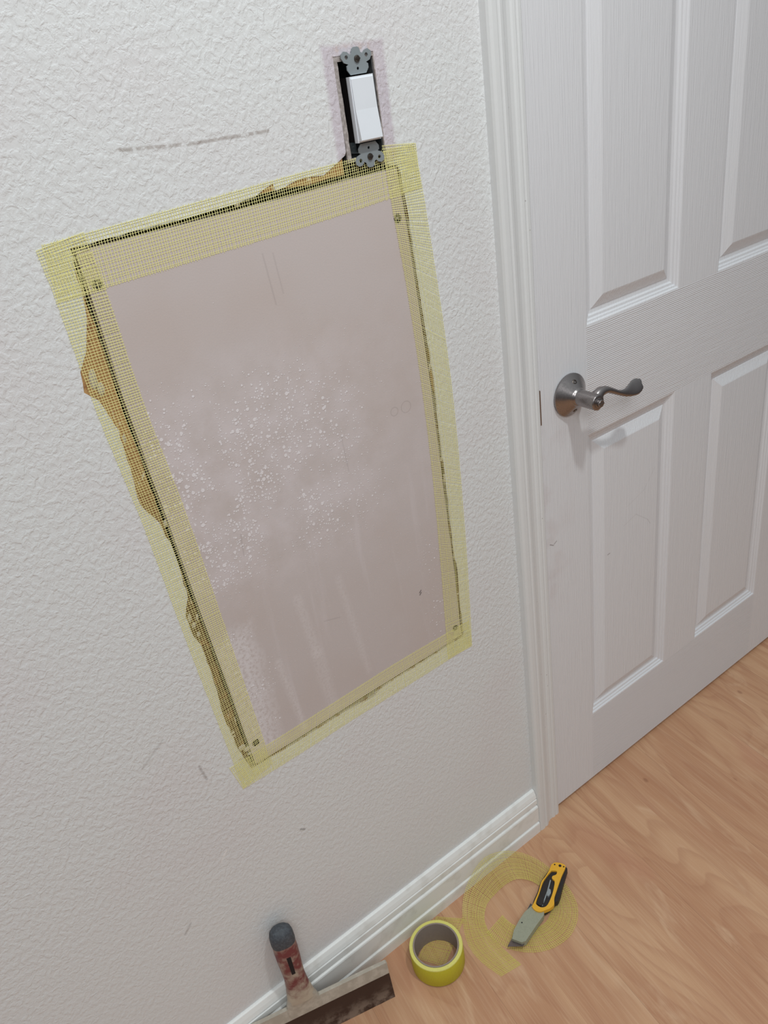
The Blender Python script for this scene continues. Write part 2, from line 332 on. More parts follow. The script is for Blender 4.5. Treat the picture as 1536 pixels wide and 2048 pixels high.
def add_sweep(bm, prof, pts_fn, closed=False, caps=True):
    """prof: list of sections, each a list of Vectors"""
    rings = [[bm.verts.new(v) for v in sec] for sec in prof]
    for a, b in zip(rings, rings[1:] + ([rings[0]] if closed else [])):
        n = len(a)
        for i in range(n if pts_fn else n - 1):
            j = (i + 1) % n; bm.faces.new([a[i], a[j], b[j], b[i]])
    if caps and pts_fn:
        bm.faces.new(rings[0]); bm.faces.new(rings[-1][::-1])
    return rings
def add_lathe(bm, prof, seg=64, cap0=True, cap1=True, M=None):
    """prof: (radius, height) about local Z"""
    rings = []
    for r, h in prof:
        rings.append([bm.verts.new((r * math.cos(2 * PI * i / seg), r * math.sin(2 * PI * i / seg), h)) for i in range(seg)])
    for a, b in zip(rings, rings[1:]):
        for i in range(seg): bm.faces.new([a[i], a[(i + 1) % seg], b[(i + 1) % seg], b[i]])
    if cap0: bm.faces.new(rings[0][::-1])
    if cap1: bm.faces.new(rings[-1])
    if M:
        for rg in rings:
            for v in rg: v.co = M @ v.co
    return rings
def add_prism(bm, poly, d0, d1, plane='xy', M=None, holes=()):
    """2-D outline extruded; plane 'xy' -> along z, 'xz' -> along y"""
    to = (lambda p, d: V((p[0], p[1], d))) if plane == 'xy' else (lambda p, d: V((p[0], d, p[1])))
    loops = [poly] + list(holes)
    tris = tessellate_polygon([[V((p[0], p[1], 0)) for p in lp] for lp in loops])
    flat = [p for lp in loops for p in lp]; out = []
    A = [bm.verts.new(to(p, d0)) for p in flat]; B = [bm.verts.new(to(p, d1)) for p in flat]
    for t in tris:
        try: bm.faces.new([A[i] for i in t]); bm.faces.new([B[i] for i in t][::-1])
        except ValueError: pass
    k = 0
    for lp in loops:
        n = len(lp)
        for i in range(n): j = (i + 1) % n; bm.faces.new([A[k + i], A[k + j], B[k + j], B[k + i]])
        k += n
    if M:
        for v in A + B: v.co = M @ v.co
def catmull(pts, n):
    pts = [V(p) for p in pts]; out = []; L = len(pts)
    for k in range(n):
        t = k / (n - 1) * (L - 1); i = min(int(t), L - 2); f = t - i
        p0, p1, p2, p3 = pts[max(i - 1, 0)], pts[i], pts[i + 1], pts[min(i + 2, L - 1)]
        out.append(0.5 * ((2 * p1) + (-p0 + p2) * f + (2 * p0 - 5 * p1 + 4 * p2 - p3) * f * f + (-p0 + 3 * p1 - 3 * p2 + p3) * f ** 3))
    return out
def jag(pts, step, amp, seed=1):
    rnd = random.Random(seed); out = []
    for a, b in zip(pts, pts[1:]):
        a, b = V(a), V(b); L = (b - a).length; n = max(1, int(L / step)); nrm = V((-(b - a).y, (b - a).x)).normalized() if L > 0 else V((0, 0))
        for i in range(n):
            q = a.lerp(b, i / n); out.append(tuple(q + nrm * rnd.uniform(-amp, amp) * (0 if i == 0 else 1)))
    out.append(tuple(pts[-1])); return out

# ------------------------------------------------------------------ the setting
# the wall, with the cut and torn opening
left = jag([(-0.620, 1.3005), (-0.625, 1.236), (-0.637, 1.201), (-0.649, 1.183), (-0.652, 1.162), (-0.640, 1.149), (-0.630, 1.111), (-0.633, 1.02), (-0.619, 0.99), (-0.613, 0.95), (-0.6135, 0.88), (-0.6235, 0.855), (-0.622, 0.826), (-0.616, 0.807), (-0.6145, 0.75), (-0.6155, 0.68), (-0.611, 0.62), (-0.601, 0.5725)], 0.009, 0.0011, 2)
bot = jag([(-0.601, 0.5725), (-0.52, 0.5705), (-0.466, 0.5715), (-0.425, 0.571), (-0.400, 0.5685), (-0.385, 0.5670), (-0.372, 0.5735), (-0.352, 0.5755), (-0.281, 0.576), (-0.1985, 0.578)], 0.012, 0.0006, 3)
right = jag([(-0.1985, 0.578), (-0.1985, 0.64), (-0.196, 0.71), (-0.2000, 0.76), (-0.1985, 0.834), (-0.2005, 0.92), (-0.200, 1.02), (-0.2065, 1.152), (-0.211, 1.263), (-0.216, 1.3045)], 0.010, 0.0008, 4)
top = [(-0.216, 1.3045), (-0.232, 1.3085), (-0.232, 1.427), (-0.2865, 1.427), (-0.2875, 1.332)] + jag([(-0.2895, 1.3285), (-0.309, 1.319), (-0.322, 1.3130), (-0.345, 1.3155), (-0.366, 1.3125), (-0.386, 1.3085), (-0.388, 1.3165), (-0.399, 1.3135), (-0.413, 1.3075), (-0.45, 1.3045), (-0.52, 1.3025), (-0.620, 1.3005)], 0.010, 0.0006, 5)
hole = left[:-1] + bot[:-1] + right[:-1] + top[:-1]
outer = [(-2.2, 0), (-0.02, 0), (-0.02, 2.045), (0.812, 2.045), (0.812, 0), (1.7, 0), (1.7, 2.44), (-2.2, 2.44)]
bm = bmesh.new()
tris = tessellate_polygon([[V((x, z, 0)) for x, z in outer], [V((x, z, 0)) for x, z in hole]])
vs = [bm.verts.new((x, 0, z)) for x, z in outer + hole]
for t in tris: bm.faces.new([vs[i] for i in t])
for lp, dep in ((outer, 0.11), (hole, 0.0127)):
    o0 = 0 if lp is outer else len(outer); n = len(lp)
    bk = [bm.verts.new((x, dep, z)) for x, z in lp]
    for i in range(n):
        j = (i + 1) % n; f = bm.faces.new([vs[o0 + i], vs[o0 + j], bk[j], bk[i]])
        if lp is hole: f.material_index = 1
for f in bm.faces:
    f.normal_update()
wall = struct(obj('wall_back', bm, [M_wall, M_gyp]))
for p in wall.data.polygons:
    if abs(p.normal.y) > 0.9 and p.normal.y > 0: p.flip()
# brown torn paper left around the cut, a step behind the paint
ring_out = []
def inset_poly(poly, d):
    out = []; n = len(poly)
    for i in range(n):
        a, b, c_ = V(poly[i - 1]), V(poly[i]), V(poly[(i + 1) % n])
        n1_ = V(((b - a).y, -(b - a).x)).normalized(); n2_ = V(((c_ - b).y, -(c_ - b).x)).normalized()
        nn = (n1_ + n2_); nn = nn.normalized() if nn.length > 1e-6 else n1_
        out.append(tuple(b + nn * d))
    return out
TP = [(-0.2935, 1.335), (-0.665, 1.335), (-0.665, 0.55), (-0.18, 0.55), (-0.18, 1.335), (-0.228, 1.335), (-0.228, 1.313), (-0.214, 1.310)]
pl = jag([(-0.6227, 1.2985), (-0.6212, 1.27), (-0.6197, 1.20), (-0.6192, 1.14), (-0.6167, 1.07), (-0.6147, 0.985), (-0.6107, 0.90), (-0.6077, 0.85), (-0.6032, 0.74), (-0.5997, 0.62), (-0.5987, 0.566)], 0.011, 0.0008, 8)
pb = [(-0.52, 0.564), (-0.385, 0.560), (-0.281, 0.570), (-0.195, 0.572)]
pr = jag([(-0.195, 0.60), (-0.2015, 0.66), (-0.196, 0.70), (-0.2015, 0.78), (-0.194, 0.83), (-0.2025, 0.90), (-0.197, 0.96), (-0.2035, 1.03), (-0.200, 1.1), (-0.206, 1.2), (-0.211, 1.305)], 0.010, 0.0014, 9)
pt = jag([(-0.2935, 1.3085), (-0.315, 1.3085), (-0.345, 1.3065), (-0.366, 1.3085), (-0.386, 1.3100), (-0.398, 1.3090), (-0.420, 1.311), (-0.45, 1.310), (-0.52, 1.3075), (-0.6215, 1.3060)], 0.012, 0.0005, 10)
bm = bmesh.new(); add_prism(bm, TP + pr[::-1] + pb[::-1] + pl[::-1] + pt[::-1], 0.0010, 0.0120, 'xz')
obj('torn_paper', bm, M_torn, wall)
# framing and dark cavity behind
bm = bmesh.new(); add_box(bm, -0.72, -0.12, 0.085, 0.100, 0.50, 1.47)
add_box(bm, -0.72, -0.700, 0.0128, 0.085, 0.50, 1.47); add_box(bm, -0.140, -0.12, 0.0128, 0.085, 0.50, 1.47); add_box(bm, -0.70, -0.14, 0.0128, 0.085, 0.50, 0.515); add_box(bm, -0.70, -0.14, 0.0128, 0.085, 1.455, 1.47)
obj('wall_cavity', bm, M_dark, wall)
bm = bmesh.new(); add_box(bm, -2.2, 1.7, -2.4, 0.12, -0.05, 0.0)
struct(obj('floor', bm, M_floor))

# baseboard
bp = [(0, 0.113), (-0.0025, 0.113), (-0.0050, 0.1115), (-0.0085, 0.1040), (-0.0110, 0.0960), (-0.0095, 0.0945), (-0.0095, 0.0925), (-0.0115, 0.0910), (-0.0120, 0.080), (-0.0095, 0.0765), (-0.0095, 0.0745), (-0.0130, 0.0725), (-0.0140, 0.070), (-0.0140, 0.032), (-0.0115, 0.030), (-0.0115, 0.028), (-0.0155, 0.0255), (-0.0160, 0.022), (-0.0160, 0), (0, 0)]
bm = bmesh.new(); add_sweep(bm, [[V((x, y, z)) for y, z in bp] for x in (-2.2, -0.0705)], True); struct(obj('baseboard_back', bm, M_base))
bm = bmesh.new(); add_sweep(bm, [[V((x, y, z)) for y, z in bp] for x in (0.865, 1.7)], True); struct(obj('baseboard_right', bm, M_base))
# casing, with mitred head
cp = [(0.064, 0), (0.064, -0.0115), (0.0625, -0.0150), (0.058, -0.0165), (0.051, -0.0165), (0.0485, -0.0150), (0.0465, -0.0150), (0.0445, -0.0160), (0.040, -0.0150), (0.035, -0.0115), (0.028, -0.0090), (0.0215, -0.0085), (0.019, -0.0100), (0.0150, -0.0105), (0.0125, -0.0090), (0.0110, -0.0090), (0.0090, -0.0100), (0.004, -0.0095), (0.0005, -0.0070), (0, -0.0040), (0, 0)]
XI0, XI1, ZI = -0.006, 0.7985, 2.037
bm = bmesh.new(); add_sweep(bm, [[V((XI0 - d, y, 0)) for d, y in cp], [V((XI0 - d, y, ZI + d)) for d, y in cp]], True); struct(obj('trim_1', bm, M_trim))
bm = bmesh.new(); add_sweep(bm, [[V((XI0 - d, y, ZI + d)) for d, y in cp], [V((XI1 + d, y, ZI + d)) for d, y in cp]], True); struct(obj('trim_2', bm, M_trim))
bm = bmesh.new(); add_sweep(bm, [[V((XI1 + d, y, ZI + d)) for d, y in cp], [V((XI1 + d, y, 0)) for d, y in cp]], True); struct(obj('trim_3', bm, M_trim))
# jamb and stop
bm = bmesh.new(); add_box(bm, -0.020, -0.002, 0.0, 0.11, 0.0, 2.05); add_box(bm, 0.7945, 0.812, 0.0, 0.11, 0.0, 2.05); add_box(bm, -0.002, 0.7945, 0.0, 0.11, 2.034, 2.05)
add_box(bm, -0.002, 0.009, 0.040, 0.075, 0.0, 2.034); add_box(bm, 0.7835, 0.7945, 0.040, 0.075, 0.0, 2.034)
jamb = struct(obj('trim_4', bm, M_trim))
bm = bmesh.new(); add_box(bm, -0.0075, -0.0015, -0.0045, 0.030, 0.886, 0.944); bevel(bm, 0.0012)
sp_ = obj('strike_plate', bm, M_brass, jamb); sp_['label'] = 'tarnished metal latch strike plate'
# dark strip added behind the door, its colour standing in for shade in the gap
bm = bmesh.new(); add_box(bm, -0.002, 0.7945, 0.076, 0.11, 0.0005, 0.006); struct(obj('door_gap_shade', bm, M_dark))

# door
DX0, DX1, DZ0, DZ1, DT = 0.0005, 0.792, 0.009, 2.031, 0.035
cols = [(0.109, 0.342), (0.449, 0.682)]; rows = [(0.191, 0.826), (1.012, 1.640), (1.742, 1.920)]
rects = [(a, b, z0, z1) for a, b in cols for z0, z1 in rows]
pprof = [(0.0, 0.0), (0.0025, 0.0004), (0.0045, 0.0030), (0.0070, 0.0036), (0.0090, 0.0060), (0.0125, 0.0066), (0.0150, 0.0092), (0.0195, 0.0100), (0.0215, 0.0100), (0.0225, 0.0090), (0.0400, 0.0018), (0.0420, 0.0012)]
bm = bmesh.new()
lp = [(DX0, DZ0), (DX1, DZ0), (DX1, DZ1), (DX0, DZ1)]
holes = [[(a, z0), (b, z0), (b, z1), (a, z1)] for a, b, z0, z1 in rects]
loops = [lp] + holes; tris = tessellate_polygon([[V((x, z, 0)) for x, z in l] for l in loops]); flat = [p for l in loops for p in l]
A = [bm.verts.new((x, 0.0005, z)) for x, z in flat]
for t in tris: bm.faces.new([A[i] for i in t])
B = [bm.verts.new((x, DT, z)) for x, z in lp]
for i in range(4): j = (i + 1) % 4; bm.faces.new([A[i], A[j], B[j], B[i]])
bm.faces.new(B[::-1])
for k, (a, b, z0, z1) in enumerate(rects):
    prev = A[4 + 4 * k: 8 + 4 * k]
    for d, dep in pprof[1:]:
        cur = [bm.verts.new((x, 0.0005 + dep, z)) for x, z in ((a + d, z0 + d), (b - d, z0 + d), (b - d, z1 - d), (a + d, z1 - d))]
        for i in range(4): j = (i + 1) % 4; bm.faces.new([prev[i], prev[j], cur[j], cur[i]])
        prev = cur
    bm.faces.new(prev)
door = struct(obj('door_1', bm, M_door))
for i, z in enumerate((0.26, 1.02, 1.80)):
    bm = bmesh.new(); add_lathe(bm, [(0.0055, -0.045), (0.0055, 0.045)], 20, M=Matrix.Translation((0.7955, -0.004, z))); obj('hinge', bm, M_nickel, door, 40)

# lever handle, part of the door
HX, HZ = 0.066, 0.914
Mh = Matrix.Translation((HX, 0.0, HZ)) @ Matrix.Rotation(PI / 2, 4, 'X')   # local z -> -y
bm = bmesh.new()
add_lathe(bm, [(0.0340, 0.0), (0.0352, 0.0012), (0.0352, 0.0038), (0.0342, 0.0046), (0.0325, 0.0060), (0.0270, 0.0105), (0.0210, 0.0155), (0.0160, 0.0197), (0.0145, 0.0210), (0.0140, 0.0225), (0.0128, 0.0235), (0.0122, 0.0240), (0.0122, 0.0250)], 96, M=Mh)
handle = obj('door_handle', bm, M_nickel, door, 50); handle['label'] = 'satin nickel round rose'
bm = bmesh.new()
add_lathe(bm, [(0.0120, 0.0245), (0.0130, 0.0252), (0.0130, 0.0580), (0.0127, 0.0596), (0.0118, 0.0604), (0.0085, 0.0606), (0.0, 0.0614)][:-1], 64, M=Mh)
lev = [(-0.004, -0.0500, 0.0000, 0.0118, 0.0105), (0.006, -0.0500, 0.0030, 0.0112, 0.0100), (0.0150, -0.0505, 0.0100, 0.0085, 0.0080), (0.0290, -0.0505, 0.0095, 0.0060, 0.0068), (0.0430, -0.0505, 0.0030, 0.0050, 0.0056), (0.0600, -0.0505, -0.0060, 0.0045, 0.0042), (0.0760, -0.0505, -0.0110, 0.0068, 0.0032), (0.0900, -0.0505, -0.0110, 0.0110, 0.0026), (0.1010, -0.0505, -0.0095, 0.0128, 0.0023), (0.1090, -0.0505, -0.0075, 0.0112, 0.0020), (0.1130, -0.0505, -0.0060, 0.0070, 0.0016), (0.1148, -0.0505, -0.0065, 0.0008, 0.0008)]
cen = catmull([(a, b, c_) for a, b, c_, _, _ in lev], 49); rad = catmull([(h, t_, 0) for _, _, _, h, t_ in lev], 49)
secs = []
for i, q in enumerate(cen):
    tg = (cen[min(i + 1, 48)] - cen[max(i - 1, 0)]).normalized(); up = V((0, 0, 1)); up = (up - tg * up.dot(tg)).normalized(); sd = tg.cross(up)
    tw = math.radians(-26) * max(0, min(1, (i - 14) / 20))
    u2 = up * math.cos(tw) + sd * math.sin(tw); s2 = -up * math.sin(tw) + sd * math.cos(tw)
    secs.append([V((HX, 0, HZ)) + q + u2 * (max(rad[i].x, 0.0004) * math.cos(a)) + s2 * (max(rad[i].y, 0.0004) * math.sin(a)) for a in [2 * PI * k / 28 for k in range(28)]])
add_sweep(bm, secs, True)
obj('lever', bm, M_nickel, handle, 50)
bm = bmesh.new(); add_lathe(bm, [(0.0075, 0.0600), (0.0078, 0.0612), (0.0070, 0.0618), (0.0060, 0.0618), (0.0060, 0.0662), (0.0052, 0.0670)], 32, M=Mh)
add_box(bm, HX - 0.0045, HX + 0.0045, -0.0680, -0.0664, HZ - 0.0011, HZ + 0.0011)
obj('privacy_button', bm, M_nickel, handle, 40)
for s in (1, -1):
    bm = bmesh.new(); Ms = Matrix.Translation((HX, -0.0120, HZ + s * 0.0235)) @ Matrix.Rotation(PI / 2 , 4, 'X') @ Matrix.Rotation(-s * 0.55, 4, 'X')
    add_lathe(bm, [(0.0042, -0.003), (0.0042, 0.0012), (0.0034, 0.0018), (0.0022, 0.0018), (0.0018, 0.0004)], 24, M=Ms); obj('screw', bm, M_nick2, handle, 40)

# ------------------------------------------------------------------ drywall patch
bm = bmesh.new()
pleft = [(-0.6155, 1.2965), (-0.6150, 1.248), (-0.6145, 1.141), (-0.6115, 1.05), (-0.6085, 0.97), (-0.6040, 0.849), (-0.5975, 0.72), (-0.5945, 0.62), (-0.5935, 0.5765)]
pbot = [(-0.52, 0.5765), (-0.44, 0.5785), (-0.391, 0.5795), (-0.32, 0.5800), (-0.2035, 0.5825)]
pright = [(-0.2020, 0.71), (-0.2045, 0.834), (-0.2060, 1.02), (-0.2110, 1.152), (-0.2160, 1.263), (-0.2200, 1.3025)]
ptop = [(-0.294, 1.3020), (-0.357, 1.2995), (-0.434, 1.2985), (-0.51, 1.2975)]
add_prism(bm, pleft + pbot + pright + ptop, -0.0002, 0.0125, 'xz')
patch = tag(obj('drywall_patch', bm, M_patch), 'large rectangle of bare pinkish grey drywall fitted into the cut wall opening, specked with compound', 'drywall patch')
for x, z in [(-0.6055, 1.262), (-0.2270, 1.246), (-0.2135, 0.603), (-0.5840, 0.612)]:
    bm = bmesh.new(); add_lathe(bm, [(0.0058, -0.0003), (0.0055, 0.0004), (0.0046, 0.0003), (0.0040, 0.0004), (0.0036, 0.0007), (0.0022, 0.0006), (0.0018, 0.0002)], 20, M=Matrix.Translation((x, 0.0, z)) @ Matrix.Rotation(PI / 2, 4, 'X')); obj('screw', bm, M_slot, patch, 40)
rnd = random.Random(7)
bm = bmesh.new()
for x, z, r in [(-0.6045, 0.6165, 0.006), (-0.5975, 0.6085, 0.006), (-0.5905, 0.6035, 0.0045), (-0.6120, 0.600, 0.004), (-0.5880, 0.588, 0.004), (-0.5960, 0.5990, 0.004)]:
    b0 = len(bm.verts); bmesh.ops.create_icosphere(bm, subdivisions=2, radius=1, matrix=Matrix.Translation((x, 0.001, z)) @ Matrix.Diagonal((r, 0.0014, r * 0.75, 1)))
for v in bm.verts: v.co += V((rnd.uniform(-1, 1), 0, rnd.uniform(-1, 1))) * 0.0007
obj('joint_compound', bm, M_blob, patch, True)
bm = bmesh.new()
for x, z, rx, rz in [(-0.6385, 1.172, 0.0045, 0.012), (-0.6340, 1.160, 0.004, 0.008), (-0.6270, 1.10, 0.002, 0.006), (-0.6190, 0.850, 0.0025, 0.007), (-0.6165, 0.838, 0.003, 0.005), (-0.6145, 0.822, 0.0025, 0.004), (-0.6120, 0.985, 0.002, 0.005), (-0.2005, 0.872, 0.002, 0.009), (-0.1985, 0.735, 0.002, 0.007), (-0.2035, 1.045, 0.0018, 0.006), (-0.2015, 0.905, 0.0015, 0.005), (-0.435, 1.3045, 0.003, 0.003)]:
    bmesh.ops.create_icosphere(bm, subdivisions=2, radius=1, matrix=Matrix.Translation((x, 0.0012, z)) @ Matrix.Rotation(0.15, 4, 'Y') @ Matrix.Diagonal((rx, 0.0011, rz, 1)))
for v in bm.verts: v.co += V((rnd.uniform(-1, 1), 0, rnd.uniform(-1, 1))) * 0.0005
obj('loose_plaster', bm, M_blob, wall, True)

# ------------------------------------------------------------------ mesh tape
def add_strand(bm, a, b, wv, nv, w_, th):
    h = wv * (w_ / 2); t = nv * th
    q = [a - h, a + h, b + h, b - h]; lo_ = [bm.verts.new(v) for v in q]; hi = [bm.verts.new(v + t) for v in q]
    bm.faces.new(lo_[::-1]); bm.faces.new(hi)
    for i in range(4): j = (i + 1) % 4; bm.faces.new([lo_[i], lo_[j], hi[j], hi[i]])
def tape_mesh(eA, eB, pitch=0.0030, wl=0.00042, wc=0.00062, th=0.00018, fray=0.0012, seed=1, wave=0.0):
    """eA, eB: sampled edge curves (same count) -> threads both ways; warp threads along, weft threads across"""
    r = random.Random(seed); bm = bmesh.new(); n = len(eA)
    wd = sum((a - b).length for a, b in zip(eA, eB)) / n; nl = int(wd / pitch)
    mid = [(a + b) / 2 for a, b in zip(eA, eB)]; cum = [0]
    for a, b in zip(mid, mid[1:]): cum.append(cum[-1] + (b - a).length)
    def at(E, s):
        i = 0
        lo_, hi_ = 0, n - 1
        while hi_ - lo_ > 1:
            md = (lo_ + hi_) // 2
            if cum[md] <= s: lo_ = md
            else: hi_ = md
        f = (s - cum[lo_]) / max(1e-9, cum[lo_ + 1] - cum[lo_]); return E[lo_].lerp(E[lo_ + 1], f)
    def frame(s):
        a, b = at(eA, s), at(eB, s); a2, b2 = at(eA, min(s + 0.002, cum[-1] - 1e-6)), at(eB, min(s + 0.002, cum[-1] - 1e-6)); a0, b0 = at(eA, max(s - 0.002, 0)), at(eB, max(s - 0.002, 0))
        t = ((a2 + b2) - (a0 + b0)).normalized(); c_ = (b - a).normalized(); nn = t.cross(c_).normalized(); return a, b, t, c_, nn
    sgn = 1
    a, b, t, c_, nn = frame(cum[-1] / 2)
    if nn.dot(V((-0.3, -0.6, 0.6))) < 0: sgn = -1
    k = int(cum[-1] / 0.012) if wave or n > 12 else n
    S = [min(cum[-1] - 1e-6, cum[-1] * i / k) for i in range(k + 1)]; FR = [frame(s) for s in S]
    for j in range(nl + 1):
        f = (j + 0.25 * r.uniform(-1, 1)) / nl if 0 < j < nl else (0.012 if j == 0 else 0.988)
        pa = None
        for (a, b, t, c_, nn) in FR:
            p = a.lerp(b, f)
            if pa is not None: add_strand(bm, pa, p, c_, nn * sgn, wl, th)
            pa = p
    m_ = int(cum[-1] / pitch)
    for j in range(m_ + 1):
        s = min(cum[-1] - 1e-6, cum[-1] * j / m_ + r.uniform(-1, 1) * 0.00035); s = max(0, s)
        a, b, t, c_, nn = frame(s); e0 = r.uniform(0, fray); e1 = r.uniform(0, fray)
        sk = t * r.uniform(-1, 1) * 0.0005
        add_strand(bm, a - c_ * e0 + nn * sgn * th * 0.6, b + c_ * e1 + nn * sgn * th * 0.6 + sk, t, nn * sgn, wc, th)
    return bm
def wall_tape(A_, B_, y, label, seed):
    n = 13
    eA = catmull([(x, y, z) for x, z in A_], n); eB = catmull([(x, y, z) for x, z in B_], n)
    o = obj('mesh_tape', tape_mesh(eA, eB, seed=seed), M_mesh, auto='keep')
    return tag(o, label, 'drywall tape', 'mesh tape strips around the patch')
wall_tape([(-0.645, 1.3095), (-0.50, 1.3150), (-0.34, 1.3215), (-0.187, 1.3250)], [(-0.647, 1.2555), (-0.50, 1.2600), (-0.34, 1.2655), (-0.187, 1.2740)], -0.0004, 'yellow mesh tape strip along the top edge of the patch, below the light switch', 11)
wall_tape([(-0.652, 1.3060), (-0.649, 1.258), (-0.646, 1.130), (-0.637, 0.992), (-0.632, 0.824), (-0.620, 0.549)], [(-0.604, 1.3120), (-0.599, 1.258), (-0.596, 1.130), (-0.586, 0.992), (-0.580, 0.824), (-0.571, 0.560)], -0.0009, 'yellow mesh tape strip down the left edge of the drywall patch, over torn brown paper', 12)
wall_tape([(-0.237, 1.3300), (-0.234, 1.271), (-0.227, 1.171), (-0.222, 1.034), (-0.222, 0.889), (-0.228, 0.716), (-0.236, 0.552)], [(-0.190, 1.3255), (-0.184, 1.271), (-0.175, 1.131), (-0.170, 1.001), (-0.171, 0.860), (-0.176, 0.700), (-0.184, 0.549)], -0.0009, 'yellow mesh tape strip down the right edge of the drywall patch, nearest the door', 13)
wall_tape([(-0.630, 0.5960), (-0.514, 0.5985), (-0.424, 0.6015), (-0.327, 0.6045), (-0.185, 0.6020)], [(-0.620, 0.5470), (-0.526, 0.5470), (-0.433, 0.5490), (-0.327, 0.5490), (-0.184, 0.5500)], -0.0004, 'yellow mesh tape strip along the bottom edge of the drywall patch', 14)

# ------------------------------------------------------------------ light switch
SX, SZ = -0.2575, 1.3720
sw = empty('light_switch', (SX, 0.0, SZ), 'white rocker light switch with bare metal strap and no cover plate, above the patch', 'light switch')
def sw_obj(name, bm, mat, parent=sw, smooth=False): return obj(name, bm, mat, parent, smooth)
half = [(0.0105, -0.035), (0.0145, -0.040), (0.0145, -0.0440), (0.0120, -0.0455), (0.0175, -0.0475), (0.0205, -0.0520), (0.0200, -0.0560), (0.0160, -0.0585), (0.0115, -0.0575), (0.0085, -0.0545), (0.0060, -0.0560), (0.0050, -0.0600), (0.0025, -0.0615)]
botp = half + [(-x, z) for x, z in half[::-1]]
circ = lambda x, z, r, n=12: [(x + r * math.cos(2 * PI * i / n), z + r * math.sin(2 * PI * i / n)) for i in range(n)]
for s in (1, -1):
    bm = bmesh.new()
    hs = [circ(0.0135, (-0.0525) * s, 0.0022), circ(-0.0135, (-0.0525) * s, 0.0022), circ(0.0, -0.0405 * s, 0.0016)]
    pp = [(x, z * s) for x, z in botp]
    add_prism(bm, pp, -0.0032, -0.0018, 'xz', holes=hs); sw_obj('mounting_strap', bm, M_zinc)
    bm = bmesh.new(); add_lathe(bm, [(0.0036, 0.003), (0.0036, 0.0045), (0.0028, 0.0056), (0.001, 0.0058)], 20, M=Matrix.Translation((0, 0, s * 0.0500)) @ Matrix.Rotation(PI / 2, 4, 'X')); add_box(bm, -0.003, 0.003, -0.0062, -0.0056, s * 0.05 - 0.0005, s * 0.05 + 0.0005); sw_obj('screw', bm, M_nick2, sw, 40)
bm = bmesh.new(); add_prism(bm, [(-0.0160, -0.0335), (0.0160, -0.0335), (0.0160, 0.0335), (-0.0160, 0.0335)], -0.0072, -0.0005, 'xz'); bevel(bm, 0.0012); sw_obj('switch_frame', bm, M_white)
bm = bmesh.new()
rk = [(-0.0320, -0.0075), (-0.0320, -0.0125), (-0.0310, -0.0132), (0.0, -0.0095), (0.0310, -0.0085), (0.0320, -0.0078), (0.0320, -0.0060), (-0.0320, -0.0060)]
add_sweep(bm, [[V((x, y, z)) for z, y in rk] for x in (-0.0150, 0.0150)], True); bevel(bm, 0.0006, 2, 40); sw_obj('rocker', bm, M_white)
bm = bmesh.new(); add_box(bm, -0.0135, 0.0150, -0.0010, 0.030, -0.033, 0.033); sw_obj('switch_body', bm, M_black)
# the box it is screwed into
bx0, bx1, bz0, bz1 = -0.2845, -0.2325, 1.3215, 1.4235
bm = bmesh.new(); add_prism(bm, [(bx0 - .001, bz0 - .001), (bx1 + .001, bz0 - .001), (bx1 + .001, bz1 + .001), (bx0 - .001, bz1 + .001)], 0.0030, 0.060, 'xz', holes=[[(bx0 + .0015, bz0 + .0015), (bx1 - .0015, bz0 + .0015), (bx1 - .0015, bz1 - .0015), (bx0 + .0015, bz1 - .0015)]])
add_box(bm, bx0, bx1, 0.057, 0.060, bz0, bz1)
jb = tag(obj('junction_box', bm, M_box), 'dark plastic electrical box set in the wall behind the light switch', 'electrical box')
bm = bmesh.new()
add_prism(bm, jag([(bx0 - .0022, bz0 - .0022), (bx1 + .0022, bz0 - .0022), (bx1 + .0022, bz1 + .0032), (bx0 - .0022, bz1 + .0032), (bx0 - .0022, bz0 - .0022)], 0.006, 0.0004, 3)[:-1], 0.0004, 0.0030, 'xz', holes=[jag([(bx0 + .0038, bz0 + .002), (bx1 - .0005, bz0 + .001), (bx1 - .0005, bz1 - .001), (bx0 + .003, bz1 - .002), (bx0 + .0038, bz0 + .002)], 0.006, 0.0004, 6)[:-1]])
fl = obj('box_rim', bm, M_flange, jb); fl['label'] = 'plaster-smeared grey rim'

# ------------------------------------------------------------------ things on the floor
# roll of tape
RC = (-0.4030, -0.0860)
roll = empty('tape_roll', (RC[0], RC[1], 0.0012), 'yellow roll of drywall mesh tape with grey cardboard core, standing on the floor', 'tape roll')
bm = bmesh.new(); rg = add_lathe(bm, [(0.0412, 0.0015), (0.0470, 0.0008), (0.0478, 0.0020), (0.0478, 0.0455), (0.0472, 0.0470), (0.0415, 0.0475), (0.0412, 0.0470)], 96, cap0=False, cap1=False)
for i in range(96):
    bm.faces.new([rg[-1][i], rg[-1][(i + 1) % 96], rg[0][(i + 1) % 96], rg[0][i]])
bm.faces.ensure_lookup_table()
for f in bm.faces:
    if f.calc_center_median().z > 0.0460: f.material_index = 1
obj('wound_tape', bm, [M_roll, M_rolltop], roll, 40)
bm = bmesh.new(); rg = add_lathe(bm, [(0.0385, 0.0), (0.0411, 0.0), (0.0411, 0.0480), (0.0385, 0.0480)], 96, cap0=False, cap1=False)
for i in range(96): bm.faces.new([rg[-1][i], rg[-1][(i + 1) % 96], rg[0][(i + 1) % 96], rg[0][i]])
obj('cardboard_core', bm, M_core, roll, 40)
